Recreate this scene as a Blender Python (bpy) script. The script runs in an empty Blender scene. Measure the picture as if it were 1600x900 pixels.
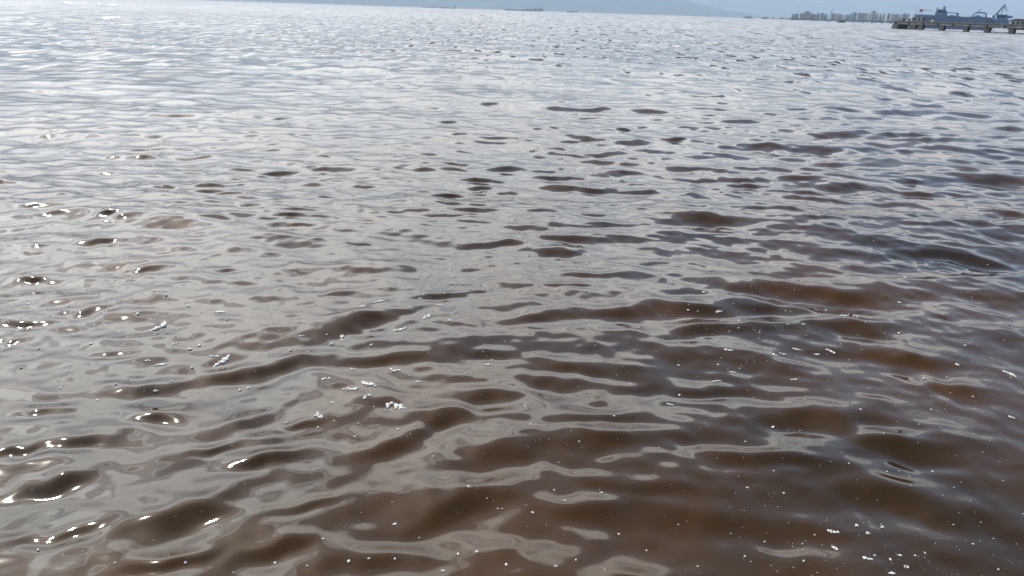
import bpy, bmesh, math, random
import numpy as np
from mathutils import Vector, Matrix

S = bpy.context.scene
C = S.collection
rad = math.radians
rng = random.Random(7)
nrng = np.random.default_rng(11)

# ---------------------------------------------------------------- camera
CAM_H = 2.0
FPX = 1164.0                       # focal length in pixels of the 1600 px wide frame
PITCH = 20.45                      # degrees below the horizon
ROLL = 1.86                        # the phone was held slightly tilted
cam_d = bpy.data.cameras.new('camera')
cam = bpy.data.objects.new('camera', cam_d); C.objects.link(cam)
cam_d.sensor_width = 36.0
cam_d.lens = 36.0 * FPX / 1600.0
cam_d.clip_start = 0.05
cam_d.clip_end = 60000.0
cam.location = (0, 0, CAM_H)
CAM_M = Matrix.Rotation(rad(90 - PITCH), 3, 'X') @ Matrix.Rotation(rad(ROLL), 3, 'Z')
cam.rotation_euler = CAM_M.to_euler()
S.camera = cam

# ---------------------------------------------------------------- sky, sun, exposure
CLOUD_SEED = 15.0
SUN_EL, SUN_AZ = 44.0, -41.0       # azimuth clockwise from the view direction (+Y)
w = bpy.data.worlds.new('World'); S.world = w; w.use_nodes = True
nt = w.node_tree; N = nt.nodes; L = nt.links
bg = N['Background']; bg.inputs[1].default_value = 0.125
sky = N.new('ShaderNodeTexSky'); sky.sky_type = 'NISHITA'; sky.sun_disc = False
sky.sun_elevation = rad(SUN_EL); sky.sun_rotation = rad(SUN_AZ)
sky.air_density = 1.0; sky.dust_density = 1.0; sky.ozone_density = 1.0; sky.altitude = 0
tc = N.new('ShaderNodeTexCoord')
sep = N.new('ShaderNodeSeparateXYZ'); L.new(tc.outputs['Generated'], sep.inputs[0])
def wmath(op, a, b=None, clamp=False):
    m = N.new('ShaderNodeMath'); m.operation = op; m.use_clamp = clamp
    for i, v in enumerate((a, b)):
        if v is None: continue
        if isinstance(v, (int, float)): m.inputs[i].default_value = v
        else: L.new(v, m.inputs[i])
    return m.outputs[0]
zz = wmath('ADD', wmath('MAXIMUM', sep.outputs[2], 0.0), 0.05)
cx = wmath('DIVIDE', sep.outputs[0], zz); cy = wmath('DIVIDE', sep.outputs[1], zz)
comb = N.new('ShaderNodeCombineXYZ'); L.new(cx, comb.inputs[0]); L.new(cy, comb.inputs[1]); comb.inputs[2].default_value = CLOUD_SEED
cn = N.new('ShaderNodeTexNoise'); cn.inputs['Scale'].default_value = 1.5
cn.inputs['Detail'].default_value = 5; cn.inputs['Roughness'].default_value = 0.5
cn.inputs['Distortion'].default_value = 0.5
L.new(comb.outputs[0], cn.inputs['Vector'])
cr = N.new('ShaderNodeMapRange'); cr.interpolation_type = 'SMOOTHSTEP'
cr.inputs['From Min'].default_value = 0.41; cr.inputs['From Max'].default_value = 0.525
cr.inputs['To Min'].default_value = 0.16; cr.inputs['To Max'].default_value = 1.2
L.new(cn.outputs[0], cr.inputs['Value'])
# thin high cloud, denser to the eye where it is seen slantwise: 1 - exp(-tau / sin(elevation))
# the cloud sheet ends along a ragged front: it covers the side towards the sun, overhead and to the right it is mostly clear
front = wmath('SUBTRACT', cy, wmath('MULTIPLY', cx, 0.72))
cn2 = N.new('ShaderNodeTexNoise'); cn2.inputs['Scale'].default_value = 1.6; cn2.inputs['Detail'].default_value = 6; cn2.inputs['Roughness'].default_value = 0.55
L.new(comb.outputs[0], cn2.inputs['Vector'])
front = wmath('ADD', front, wmath('MULTIPLY', wmath('SUBTRACT', cn2.outputs[0], 0.5), 2.4))
fr = N.new('ShaderNodeMapRange'); fr.interpolation_type = 'SMOOTHSTEP'; L.new(front, fr.inputs['Value'])
fr.inputs['From Min'].default_value = 1.5; fr.inputs['From Max'].default_value = 2.2; fr.inputs['To Min'].default_value = 0.015; fr.inputs['To Max'].default_value = 1.0
tau = wmath('MULTIPLY', cr.outputs[0], fr.outputs[0])
path = wmath('DIVIDE', tau, wmath('ADD', wmath('MAXIMUM', sep.outputs[2], 0.0), 0.08))
cov = wmath('SUBTRACT', 1.0, wmath('POWER', 2.718, wmath('MULTIPLY', path, -1.0)))
bw = N.new('ShaderNodeRGBToBW'); L.new(sky.outputs[0], bw.inputs[0])
# thin cloud scatters sunlight mostly forward (Henyey-Greenstein, g = 0.78), so it glows around the sun
HG = 0.78
sv = N.new('ShaderNodeVectorMath'); sv.operation = 'DOT_PRODUCT'; L.new(tc.outputs['Generated'], sv.inputs[0])
sv.inputs[1].default_value = (math.sin(rad(SUN_AZ)) * math.cos(rad(SUN_EL)), math.cos(rad(SUN_AZ)) * math.cos(rad(SUN_EL)), math.sin(rad(SUN_EL)))
hg = wmath('DIVIDE', 1 - HG * HG, wmath('POWER', wmath('SUBTRACT', 1 + HG * HG, wmath('MULTIPLY', sv.outputs['Value'], 2 * HG)), 1.5))
glow = wmath('ADD', wmath('MULTIPLY', hg, 2.9), 32.5)
cc = N.new('ShaderNodeCombineXYZ'); low = wmath('ADD', wmath('MAXIMUM', sep.outputs[2], 0.0), 0.10)
for i_, (tint, ext) in enumerate(((0.940, -0.418), (1.0, -0.430), (0.975, -0.416))):      # dimmed and blued along the longer slant path
    L.new(wmath('MULTIPLY', wmath('MULTIPLY', glow, tint), wmath('POWER', 2.718, wmath('DIVIDE', ext, low))), cc.inputs[i_])
mx = N.new('ShaderNodeMix'); mx.data_type = 'RGBA'
L.new(cov, mx.inputs['Factor']); L.new(sky.outputs[0], mx.inputs['A']); L.new(cc.outputs[0], mx.inputs['B'])
L.new(mx.outputs['Result'], bg.inputs[0])

sun_d = bpy.data.lights.new('sun', 'SUN'); sun_d.energy = 3.0; sun_d.angle = rad(3.0); sun_d.color = (1.0, 0.95, 0.87)
sun = bpy.data.objects.new('sun', sun_d); C.objects.link(sun)
sdir = Vector((math.sin(rad(SUN_AZ)) * math.cos(rad(SUN_EL)), math.cos(rad(SUN_AZ)) * math.cos(rad(SUN_EL)), math.sin(rad(SUN_EL))))
sun.rotation_euler = sdir.to_track_quat('Z', 'Y').to_euler()
sun.location = sdir * 50

S.view_settings.view_transform = 'Standard'; S.view_settings.look = 'None'
S.view_settings.gamma = 1.0; S.view_settings.use_curve_mapping = False
S.view_settings.exposure = 0.98
S.cycles.use_denoising = True
S.cycles.max_bounces = 6; S.cycles.volume_bounces = 1
S.cycles.sample_clamp_indirect = 6.0

# ---------------------------------------------------------------- helpers
def ray(px, py):
    return (CAM_M @ Vector((px - 800.0, 450.0 - py, -FPX))).normalized()
def ground(px, py, z=0.0):
    d = ray(px, py); t = (z - CAM_H) / d.z
    return Vector((d.x * t, d.y * t, z))
def horizon_y(px):
    lo, hi = -200.0, 300.0
    for _ in range(40):
        m = (lo + hi) / 2
        if ray(px, m).z > 0: lo = m
        else: hi = m
    return lo
class Site:
    """an upright plane facing the camera at ground distance D; turns picture columns into metres"""
    def __init__(s, px, D):
        d = ray(px, horizon_y(px)); a = math.atan2(d.x, d.y)
        s.D = D; s.az = a; s.loc = Vector((math.sin(a) * D, math.cos(a) * D, 0))
        s.nrm = Vector((math.sin(a), math.cos(a), 0)); s.right = Vector((math.cos(a), -math.sin(a), 0))
    def xz(s, px, py):
        d = ray(px, py); t = s.D / d.dot(s.nrm); p = Vector((0, 0, CAM_H)) + d * t
        return (p - s.loc).dot(s.right), p.z

def mat(name, col, rough=0.6, var=0.0, scale=4.0, metal=0.0, spec=0.5):
    m = bpy.data.materials.new(name); m.use_nodes = True
    n = m.node_tree.nodes; l = m.node_tree.links; p = n['Principled BSDF']
    p.inputs['Roughness'].default_value = rough; p.inputs['Metallic'].default_value = metal
    p.inputs['Specular IOR Level'].default_value = spec
    c = (*col, 1)
    if var:
        t = n.new('ShaderNodeTexCoord'); x = n.new('ShaderNodeTexNoise'); x.inputs['Scale'].default_value = scale; x.inputs['Detail'].default_value = 5
        l.new(t.outputs['Object'], x.inputs['Vector'])
        r = n.new('ShaderNodeValToRGB')
        r.color_ramp.elements[0].position = 0.3; r.color_ramp.elements[1].position = 0.7
        r.color_ramp.elements[0].color = (*[max(0, v * (1 - var)) for v in col], 1)
        r.color_ramp.elements[1].color = (*[min(1, v * (1 + var)) for v in col], 1)
        l.new(x.outputs[0], r.inputs[0]); l.new(r.outputs[0], p.inputs['Base Color'])
    else: p.inputs['Base Color'].default_value = c
    return m

def link(name, bm, m, parent=None, smooth=False):
    me = bpy.data.meshes.new(name)
    bmesh.ops.recalc_face_normals(bm, faces=bm.faces)
    bm.to_mesh(me); bm.free()
    if smooth: me.polygons.foreach_set('use_smooth', [True] * len(me.polygons))
    me.materials.append(m)
    o = bpy.data.objects.new(name, me); C.objects.link(o)
    if parent: o.parent = parent
    return o
def thing(name, label, cat, loc=(0, 0, 0), rotz=0.0, group=None):
    o = bpy.data.objects.new(name, None); C.objects.link(o); o.empty_display_size = 0.1
    o.location = loc; o.rotation_euler = (0, 0, rotz)
    return tag(o, label, cat, group)
def tag(o, label, cat, group=None):
    o['label'] = label; o['category'] = cat
    if group: o['group'] = group
    return o
def box(bm, x0, x1, y0, y1, z0, z1):
    v = [bm.verts.new(p) for p in ((x0,y0,z0),(x1,y0,z0),(x1,y1,z0),(x0,y1,z0),(x0,y0,z1),(x1,y0,z1),(x1,y1,z1),(x0,y1,z1))]
    for f in ((0,3,2,1),(4,5,6,7),(0,1,5,4),(1,2,6,5),(2,3,7,6),(3,0,4,7)): bm.faces.new([v[i] for i in f])
def prism(bm, poly, y0, y1):
    a = [bm.verts.new((x, y0, z)) for x, z in poly]; b = [bm.verts.new((x, y1, z)) for x, z in poly]
    bm.faces.new(a); bm.faces.new(b[::-1]); n = len(poly)
    for i in range(n): bm.faces.new((a[i], b[i], b[(i+1) % n], a[(i+1) % n]))
def tube(bm, p, q, r0, r1=None, seg=6):
    p, q = Vector(p), Vector(q); r1 = r0 if r1 is None else r1
    d = (q - p).normalized(); u = d.orthogonal().normalized(); v = d.cross(u)
    A, B = [], []
    for i in range(seg):
        t = 2 * math.pi * i / seg; o = u * math.cos(t) + v * math.sin(t)
        A.append(bm.verts.new(p + o * r0)); B.append(bm.verts.new(q + o * r1))
    for i in range(seg): bm.faces.new((A[i], A[(i+1) % seg], B[(i+1) % seg], B[i]))
    bm.faces.new(A[::-1]); bm.faces.new(B)

# ---------------------------------------------------------------- the wave field
def comps(n, lo, hi, slope, spread, mean=0.0):
    lam = np.exp(nrng.uniform(math.log(lo), math.log(hi), n))
    th = rad(mean) + nrng.normal(0, rad(spread), n)
    k = 2 * math.pi / lam
    a = slope * math.sqrt(2.0 / n) / k * nrng.uniform(0.6, 1.4, n)
    return list(zip(k * np.sin(th), k * np.cos(th), a, nrng.uniform(0, 6.283, n), lam))
SWELL = comps(10, 2.2, 6.0, 0.028, 30, 4)
MAIN = comps(50, 0.36, 1.4, 0.080, 42, 0)
FINE = comps(64, 0.10, 0.40, 0.064, 48, 0)

# the larger wave faces turned towards the shore: column, row, half width, half height (photo pixels), lean, slope
FACES = [
 (700,792,150,48,2,.27),(300,803,95,26,22,.25),(780,706,68,30,0,.27),(1050,680,120,22,0,.24),(1300,655,110,22,-4,.26),
 (622,690,78,18,22,.25),(695,645,46,20,10,.25),(410,717,72,15,10,.24),(250,646,70,15,-3,.25),(400,652,62,18,22,.24),
 (600,558,100,12,0,.27),(420,571,105,14,6,.24),(235,600,62,14,6,.22),(560,505,88,19,14,.26),(870,495,110,13,3,.26),
 (1090,485,135,20,4,.26),(1290,455,185,22,-2,.28),(1210,425,62,13,-2,.24),(760,612,60,18,6,.25),(850,592,55,14,-6,.24),
 (1430,565,62,15,-6,.25),(1130,516,105,13,0,.24),(1345,512,72,14,-4,.23),(950,652,120,15,-2,.24),(1495,612,42,14,-6,.24),
 (750,551,46,10,-4,.23),(910,572,72,11,-6,.23),(1120,608,130,11,-3,.22),(1400,700,90,18,-14,.22),(610,872,90,24,6,.22),
 (1200,720,150,16,-6,.22),(920,800,80,22,0,.2),(1440,790,150,20,-20,.2),(1000,760,110,14,-8,.2),(1180,820,140,22,-10,.2),
 (430,860,60,18,14,.22),(480,790,60,10,14,.2),(130,690,70,14,6,.22),(90,760,60,16,16,.22),(70,640,50,10,4,.2),
 (1090,347,62,13,-3,.26),(1165,329,82,9,-4,.24),(830,358,42,8,0,.25),(762,384,58,7,2,.26),(872,395,46,11,-2,.26),(885,374,50,6,-4,.24),
 (968,272,42,8,2,.26),(1080,263,52,6,-4,.25),(1250,234,120,8,-2,.26),(1330,242,50,6,-3,.25),(1320,292,42,8,-3,.25),(1385,316,62,6,-4,.24),
 (985,226,30,7,-2,.26),(1010,174,46,4,-1,.26),(1110,172,42,4,-2,.24),(790,300,22,5,0,.25),(770,218,32,4,-4,.24),(690,183,26,3,0,.24),
 (738,184,28,3,-2,.24),(1450,400,82,8,-4,.24),(1560,412,42,8,-6,.24),(700,461,62,7,4,.24),(512,460,36,8,2,.24),(350,423,27,5,0,.22),
 (215,421,28,7,4,.23),(130,482,36,10,8,.25),(50,432,23,6,4,.24),(145,380,32,6,8,.24),(60,385,26,5,2,.24),(560,381,22,4,-2,.23),
 (15,525,20,8,0,.24),(220,232,38,3,2,.26),(210,126,18,2.5,-2,.26),(185,211,22,3,0,.23),(600,200,16,2.5,0,.25),(570,290,16,3,0,.23),
 (1140,132,22,3,-2,.25),(1280,130,60,4,-2,.23),(1200,330,70,7,-4,.22),(1480,250,60,6,-4,.22),(1500,180,60,4,-3,.22),(930,430,50,6,-2,.22),
 (885,446,45,5,0,.22),(1000,300,40,5,-2,.22),(1180,265,60,5,-2,.22),(460,660,40,8,4,.2),(330,700,40,8,10,.2),(170,545,40,6,0,.2),
 (660,265,26,4,0,.23),(690,278,24,3,0,.22),(850,228,18,3,0,.23),(905,208,18,2.5,0,.22),(845,268,30,3,-1,.22),(910,325,24,3.5,0,.2),
 (95,835,60,12,10,.24),(40,705,36,10,8,.24),(270,880,70,14,10,.26),(40,500,36,6,2,.22),
 (1480,495,16,8,0,.2),(1545,380,50,6,-6,.2),(1420,340,60,6,-4,.22),(1560,300,50,5,-4,.2),(520,255,18,2.5,0,.2),(440,290,20,3,0,.18),
]
rf = random.Random(77); MAJOR = list(FACES)
for _ in range(1500):                                  # the many short steep wavelets farther out
    y = 26 + 330 * rf.random() ** 1.25; x = rf.uniform(-60, 1660)
    if rf.random() > 0.35 + 0.65 * min(1, max(0, (x - 100) / 800)): continue
    if y < horizon_y(x) + 24: continue
    if any(abs(x - f[0]) < f[2] + 14 and abs(y - f[1]) < f[3] * 1.5 + 5 for f in MAJOR): continue
    k = (y / 330.0) ** 0.75
    hw = (5 + 26 * k) * rf.uniform(0.5, 1.5); FACES.append((x, y + horizon_y(x) * 0.0, hw, max(0.9, hw * rf.uniform(0.09, 0.17)), rf.uniform(-5, 2), rf.uniform(0.16, 0.30)))
GAUSS = []
for (x, y, hw, hh, lean, s) in FACES:
    if x < 560 and y > 360: s *= 1.1
    if x > 850 and y < 360: s *= 0.85
    if y > 600: s *= 1.15
    hw *= 0.88
    c = ground(x, y); e = ground(x + hw * math.cos(rad(lean)), y - hw * math.sin(rad(lean)))
    u = e - c; a = u.length; u.normalize(); v = Vector((-u.y, u.x, 0))
    if v.dot(c) < 0: v = -v
    d = math.hypot(c.length, CAM_H); dep = math.asin(CAM_H / d)
    b = hh * d / FPX / (math.sin(dep) + s * math.cos(dep))
    b = min(b, a * 0.9)
    GAUSS.append((c.x, c.y, u.x, u.y, v.x, v.y, a, b, s))

def ambient(x, y):
    """the wind ruffles the right hand side more than the sheltered left"""
    az = np.arctan2(x, np.maximum(y, 0.1)); r = np.hypot(x, y)
    m = 0.97 + 0.06 * np.clip((az + 0.10) / 0.45, -1, 1)
    m = m * (0.86 + 0.14 * np.sin(0.9 * x + 1.3) * np.sin(0.55 * y + 0.4))
    return m * np.clip(r / 3.0, 0.9, 1.0) * (1 + 0.35 * np.clip((r - 5) / 9.0, 0, 1))
def waves(x0, y0, dr):
    """displaced position of the water at rest points x0, y0 (near to far); dr is the local mesh spacing"""
    x, y, z = x0.copy(), y0.copy(), np.zeros_like(x0)
    amb = ambient(x0, y0)
    r0 = np.maximum.accumulate(np.hypot(x0, y0)) if len(x0) > 9 else np.hypot(x0, y0)
    for band, chop in ((SWELL, 0.5), (MAIN, 0.8), (FINE, 0.5)):
        if band is FINE: amb = amb * (1.0 + 0.3 * np.clip(-x0 / np.maximum(y0, 0.3) * 2.2, 0, 1))
        for kx, ky, a, ph, lam in band:
            e = len(x0) if len(x0) < 9 else int(np.searchsorted(r0, math.sqrt(max(lam / 2.2 * CAM_H / DTH - CAM_H ** 2, 1.0)) + 1.0))
            f = np.clip((lam / dr[:e] - 2.2) / 2.0, 0, 1) * amb[:e]
            t = kx * x0[:e] + ky * y0[:e] + ph
            k = math.hypot(kx, ky); af = a * f
            z[:e] += af * np.sin(t)
            ct = af * np.cos(t) * chop
            x[:e] += ct * (kx / k); y[:e] += ct * (ky / k)
    for cx_, cy_, ux, uy, vx, vy, a, b, s in GAUSS:
        R = 2.6 * max(a, b)
        rc = math.hypot(cx_, cy_)
        if len(x0) < 9:
            if abs(float(x0[0]) - cx_) > R + .1 or abs(float(y0[0]) - cy_) > R + .1: continue
            i0, i1 = 0, len(x0)
        else: i0, i1 = np.searchsorted(r0, (rc - R - 1e-3, rc + R + 1e-3))
        i = i0 + np.nonzero((np.abs(x0[i0:i1] - cx_) < R) & (np.abs(y0[i0:i1] - cy_) < R))[0]
        if not len(i): continue
        dx, dy = x0[i] - cx_, y0[i] - cy_
        p = (dx * ux + dy * uy) / a; q = (dx * vx + dy * vy) / b
        wv = np.sin(dx * 7.3 + dy * 9.1 + a * 31) + 0.7 * np.sin(dx * 15.1 - dy * 11.7 + b * 57)
        q = q + 0.28 * np.sin(2.1 * p + a * 9.0) + 0.16 * np.sin(4.7 * p + a * 23) + 0.12 * wv     # the crest line wanders
        p = p + 0.14 * wv
        g = np.exp(-(np.abs(p) ** 2.6) * 0.9 - q * q * 0.75)
        z[i] += 1.15 * s * b * q * g
    return x, y, z
def spacing(r): return (r * r + CAM_H ** 2) / CAM_H * DTH
NR, NA = 1200, 1040
DEP0, DEP1 = rad(52), rad(0.75)
DTH = (DEP0 - DEP1) / NR
def surf(px, py):
    """point of the wave surface seen at a pixel"""
    g = ground(px, py)
    for _ in range(4):
        X, Y, Z = waves(np.array([g.x]), np.array([g.y]), np.array([spacing(math.hypot(g.x, g.y))]))
        t = ground(px, py, float(Z[0])); g = Vector((g.x + (t.x - X[0]) * 0.8, g.y + (t.y - Y[0]) * 0.8, 0))
    return Vector((X[0], Y[0], Z[0]))

# ---------------------------------------------------------------- water sheet
dep = np.linspace(DEP0, DEP1, NR)
rr = CAM_H / np.tan(dep)
rr = np.concatenate(([0.3, 0.9], rr, np.geomspace(rr[-1] * 1.012, 11500, 60)))
az_d = np.linspace(rad(-52), rad(52), NA)
az_o = np.linspace(rad(52), rad(308), 60)[1:-1]
az = np.concatenate((az_d, az_o)); na = len(az); nr = len(rr)
RR, AZ = np.meshgrid(rr, az, indexing='ij')
x0 = (RR * np.sin(AZ)).ravel().astype(np.float32); y0 = (RR * np.cos(AZ)).ravel().astype(np.float32); drr = spacing(RR.ravel()).astype(np.float32)
outer = np.tile(np.concatenate((np.zeros(NA), np.ones(len(az_o)))), nr) > 0.5
drr[outer] = np.maximum(drr[outer], RR.ravel()[outer] * 0.08)
X, Y, Z = waves(x0, y0, drr)
co = np.stack((X, Y, Z), 1)
co = np.concatenate((co, [[0, 0, 0]]))
ii, jj = np.meshgrid(np.arange(nr - 1), np.arange(na), indexing='ij')
j2 = (jj + 1) % na
quads = np.stack((ii * na + jj, ii * na + j2, (ii + 1) * na + j2, (ii + 1) * na + jj), -1).reshape(-1, 4)[:, ::-1]
tris = np.stack((np.arange(na), (np.arange(na) + 1) % na, np.full(na, nr * na)), -1)
me = bpy.data.meshes.new('water')
nl = quads.size + tris.size; nf = len(quads) + len(tris)
me.vertices.add(len(co)); me.vertices.foreach_set('co', co.astype(np.float32).ravel())
me.loops.add(nl); me.loops.foreach_set('vertex_index', np.concatenate((quads.ravel(), tris.ravel())).astype(np.int32))
me.polygons.add(nf)
me.polygons.foreach_set('loop_start', np.concatenate((np.arange(len(quads)) * 4, quads.size + np.arange(len(tris)) * 3)).astype(np.int32))
me.update(calc_edges=True); me.validate()
me.polygons.foreach_set('use_smooth', np.ones(nf, dtype=bool))
water = bpy.data.objects.new('water', me); C.objects.link(water); water['kind'] = 'structure'

m = bpy.data.materials.new('murky_water'); m.use_nodes = True
n = m.node_tree.nodes; l = m.node_tree.links; P = n['Principled BSDF']
def nd(t, **k):
    o = n.new(t)
    for a, v in k.items(): setattr(o, a, v)
    return o
def mth(op, a, b=None, c=None, clamp=False):
    o = nd('ShaderNodeMath', operation=op, use_clamp=clamp)
    for i, v in enumerate((a, b, c)):
        if v is None: continue
        if isinstance(v, (int, float)): o.inputs[i].default_value = v
        else: l.new(v, o.inputs[i])
    return o.outputs[0]
geo = nd('ShaderNodeNewGeometry')
def noise(scale, detail, rough=0.5, sx=1.0, sy=1.0, dist=0.0, off=0.0):
    mp = nd('ShaderNodeMapping'); mp.inputs['Scale'].default_value = (sx, sy, 1); mp.inputs['Location'].default_value = (off, off * 0.7, 0)
    l.new(geo.outputs['Position'], mp.inputs['Vector'])
    x = nd('ShaderNodeTexNoise'); x.inputs['Scale'].default_value = scale; x.inputs['Detail'].default_value = detail
    x.inputs['Roughness'].default_value = rough; x.inputs['Distortion'].default_value = dist
    l.new(mp.outputs[0], x.inputs['Vector']); return x
# colour: plankton-brown water, thicker and redder in clouds
cn1 = noise(0.55, 4, 0.55, dist=0.6)
r1 = nd('ShaderNodeValToRGB')
r1.color_ramp.elements[0].position = 0.32; r1.color_ramp.elements[0].color = (0.0185, 0.0094, 0.0005, 1)
r1.color_ramp.elements[1].position = 0.70; r1.color_ramp.elements[1].color = (0.050, 0.0205, 0.0002, 1)
l.new(cn1.outputs[0], r1.inputs[0]); l.new(r1.outputs[0], P.inputs['Base Color'])
P.inputs['Roughness'].default_value = 0.055; P.inputs['IOR'].default_value = 1.333
# ripples too small for the mesh: slopes added to the normal, more of them farther out where the mesh is coarser
ln = nd('ShaderNodeVectorMath', operation='LENGTH'); l.new(geo.outputs['Position'], ln.inputs[0])
dist = ln.outputs['Value']
def ramp(a, b, lo, hi):
    o = nd('ShaderNodeMapRange', clamp=True); l.new(dist, o.inputs['Value'])
    for k, v in (('From Min', a), ('From Max', b), ('To Min', lo), ('To Max', hi)): o.inputs[k].default_value = v
    return o.outputs[0]
def slope(nz, amount):
    v = nd('ShaderNodeVectorMath', operation='SUBTRACT'); l.new(nz.outputs['Color'], v.inputs[0]); v.inputs[1].default_value = (0.5, 0.5, 0.5)
    sc = nd('ShaderNodeVectorMath', operation='MULTIPLY'); l.new(v.outputs[0], sc.inputs[0]); sc.inputs[1].default_value = (0.6, 1, 0)
    s2 = nd('ShaderNodeVectorMath', operation='SCALE'); l.new(sc.outputs[0], s2.inputs[0])
    if isinstance(amount, (int, float)): s2.inputs['Scale'].default_value = amount
    else: l.new(amount, s2.inputs['Scale'])
    return s2.outputs[0]
def add(a, b):
    v = nd('ShaderNodeVectorMath', operation='ADD'); l.new(a, v.inputs[0]); l.new(b, v.inputs[1]); return v.outputs[0]
fine = add(slope(noise(7.0, 2, 0.5, 0.6, 1.0), 0.06), slope(noise(30.0, 2, 0.6, 0.35, 1.0, off=5), 0.026))
mid = slope(noise(1.8, 3, 0.6, 1.1, 1.0, off=3), ramp(12, 45, 0.0, 0.30))
far = slope(noise(0.35, 3, 0.6, 1.2, 0.6, off=9), ramp(40, 220, 0.0, 0.25))
def wavelets(sx, sy, off, a, b, c, d, amt):
    """steep little faces turned to the shore, between distances a..b fading in and c..d fading out"""
    z_ = noise(1.0, 2, 0.5, sx, sy, off=off)
    q_ = nd('ShaderNodeMapRange', interpolation_type='SMOOTHSTEP'); l.new(z_.outputs[0], q_.inputs['Value'])
    q_.inputs['From Min'].default_value = 0.52; q_.inputs['From Max'].default_value = 0.66; q_.inputs['To Max'].default_value = -amt
    return mth('MULTIPLY', mth('MULTIPLY', q_.outputs[0], ramp(a, b, 0, 1)), ramp(c, d, 1, 0))
wl = mth('ADD', mth('ADD', wavelets(1.6, 0.55, 1.0, 16, 40, 60, 120, .30), wavelets(0.9, 0.14, 4.0, 45, 90, 200, 400, .28)), wavelets(0.35, 0.035, 7.0, 150, 300, 1500, 4000, .26))
cam_tilt = nd('ShaderNodeCombineXYZ'); l.new(mth('ADD', wl, ramp(25, 160, 0.0, -0.07)), cam_tilt.inputs[1])     # far normals tilted towards the camera to reflect sky instead of pier and town
nn = add(add(add(add(geo.outputs['Normal'], fine), mid), far), cam_tilt.outputs[0])
nv = nd('ShaderNodeVectorMath', operation='NORMALIZE'); l.new(nn, nv.inputs[0]); l.new(nv.outputs[0], P.inputs['Normal'])
me.materials.append(m)

# ---------------------------------------------------------------- mountain and far coast
M_MOUNT = mat('mountain_scrub', (0.035, 0.055, 0.06), 0.9, 0.4, 0.004)
M_LAND = mat('far_shore_ground', (0.12, 0.12, 0.10), 0.9, 0.3, 0.02)
def ridge(name, D, prof, depth, m, step=6, rough=1.0):
    """hill range: profile given as picture column, row of the skyline; a real ridge with front and back slopes"""
    pts = []
    for (xa, ya), (xb, yb) in zip(prof, prof[1:]):
        k = max(1, int(abs(xb - xa) / step))
        for i in range(k): t = i / k; pts.append((xa + (xb - xa) * t, ya + (yb - ya) * t))
    pts.append(prof[-1])
    bm = bmesh.new(); rows = []; r = random.Random(3)
    for px, py in pts:
        hy = horizon_y(px); d = ray(px, hy); a = math.atan2(d.x, d.y)
        dd = ray(px, py); h = CAM_H + D * dd.z / math.hypot(dd.x, dd.y)
        h = max(h, 1.0); col = []
        for t, hf in ((-1, -0.004), (-0.75, .16), (-0.45, .45), (-0.2, .78), (0, 1), (0.4, .7), (1, -0.004)):
            jit = 1 + (r.uniform(-.09, .09) * rough if 0.05 < hf < 0.99 else 0)
            q = D + t * depth
            col.append(bm.verts.new((math.sin(a) * q, math.cos(a) * q, h * hf * jit + r.uniform(-.012, .012) * h * rough * (hf == 1) if hf > 0 else -0.8)))
        rows.append(col)
    for A, B in zip(rows, rows[1:]):
        for i in range(len(A) - 1): bm.faces.new((A[i], B[i], B[i+1], A[i+1]))
    o = link(name, bm, m, smooth=True); o['kind'] = 'structure'; return o
ridge('mountain', 8000, [(-900, -44), (-500, -70), (-200, -52), (100, -58), (330, -44), (560, -40), (760, -26), (900, -16), (1010, -9), (1066, -.5), (1084, 4.5), (1105, 10), (1130, 15), (1145, 17.5), (1165, 20), (1190, 24.5), (1215, 28)], 1600, M_MOUNT)
ridge('far_coast', 5600, [(200, -7), (400, 1.2), (600, 8.4), (800, 14.6), (1000, 21.4), (1090, 24.6), (1150, 26.8), (1170, 28.3)], 200, M_LAND, rough=.5)
ridge('town_shore', 2330, [(1186, 28.5), (1192, 27.4), (1203, 27.6), (1206, 28.5), (1214, 28.0), (1236, 28.2), (1300, 29.6), (1420, 33.2), (1600, 38.5), (1680, 41.0)], 120, M_LAND, rough=.3)

# ---------------------------------------------------------------- town across the bay
M_WALLS = [mat('plaster_' + k, c, 0.8, 0.12, 0.3) for k, c in (('cream', (.62, .59, .53)), ('white', (.80, .80, .78)), ('grey', (.26, .27, .28)), ('ochre', (.40, .34, .26)), ('rose', (.38, .29, .26)))]
M_ROOF = mat('roof_tile', (.26, .13, .09), 0.8, 0.2, 0.5)
M_WIN = mat('dark_window', (.05, .06, .07), 0.2)
T = Site(1330, 2250)
TOPS = [(1238,1244,23.4),(1244,1249,22.4),(1249,1254,21.8),(1254,1259,20.4),(1259,1265,18.6),(1265,1270,20.8),(1270,1276,22.6),(1276,1282,20.0),(1282,1287,20.8),
 (1287,1293,21.8),(1300,1305,21.6),(1305,1310,22.4),(1310,1316,22.8),(1317,1322,22.8),(1322,1328,22.4),(1328,1333,21.6),(1333,1340,20.2),(1340,1346,20.6),(1346,1352,19.6),
 (1352,1358,20.8),(1358,1363,20.2),(1363,1368,18.4),(1368,1374,20.6),(1374,1380,21.0),(1380,1385,21.8),(1386,1392,21.6),(1392,1398,22.6),(1398,1404,22.2),(1404,1410,23.2),(1410,1417,22.4),(1417,1424,22.8)]
ORD = ['first', 'second', 'third', 'fourth', 'fifth', 'sixth', 'seventh', 'eighth', 'ninth', 'tenth']
POS = ([f'{w_} from the left end of the far town' for w_ in ORD] + [f'{w_} to the right of the sailing yacht' for w_ in ORD[:10]]
       + ['just right of the middle, lower left of the tallest one', 'tallest on the right half of the far town', 'right beside the tallest one of the right half'] + [f'{w_} left of the naval ship stern in the far town' for w_ in ORD[:8]][::-1])
COLN = ['cream', 'white', 'grey', 'ochre', 'rose']
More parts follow.
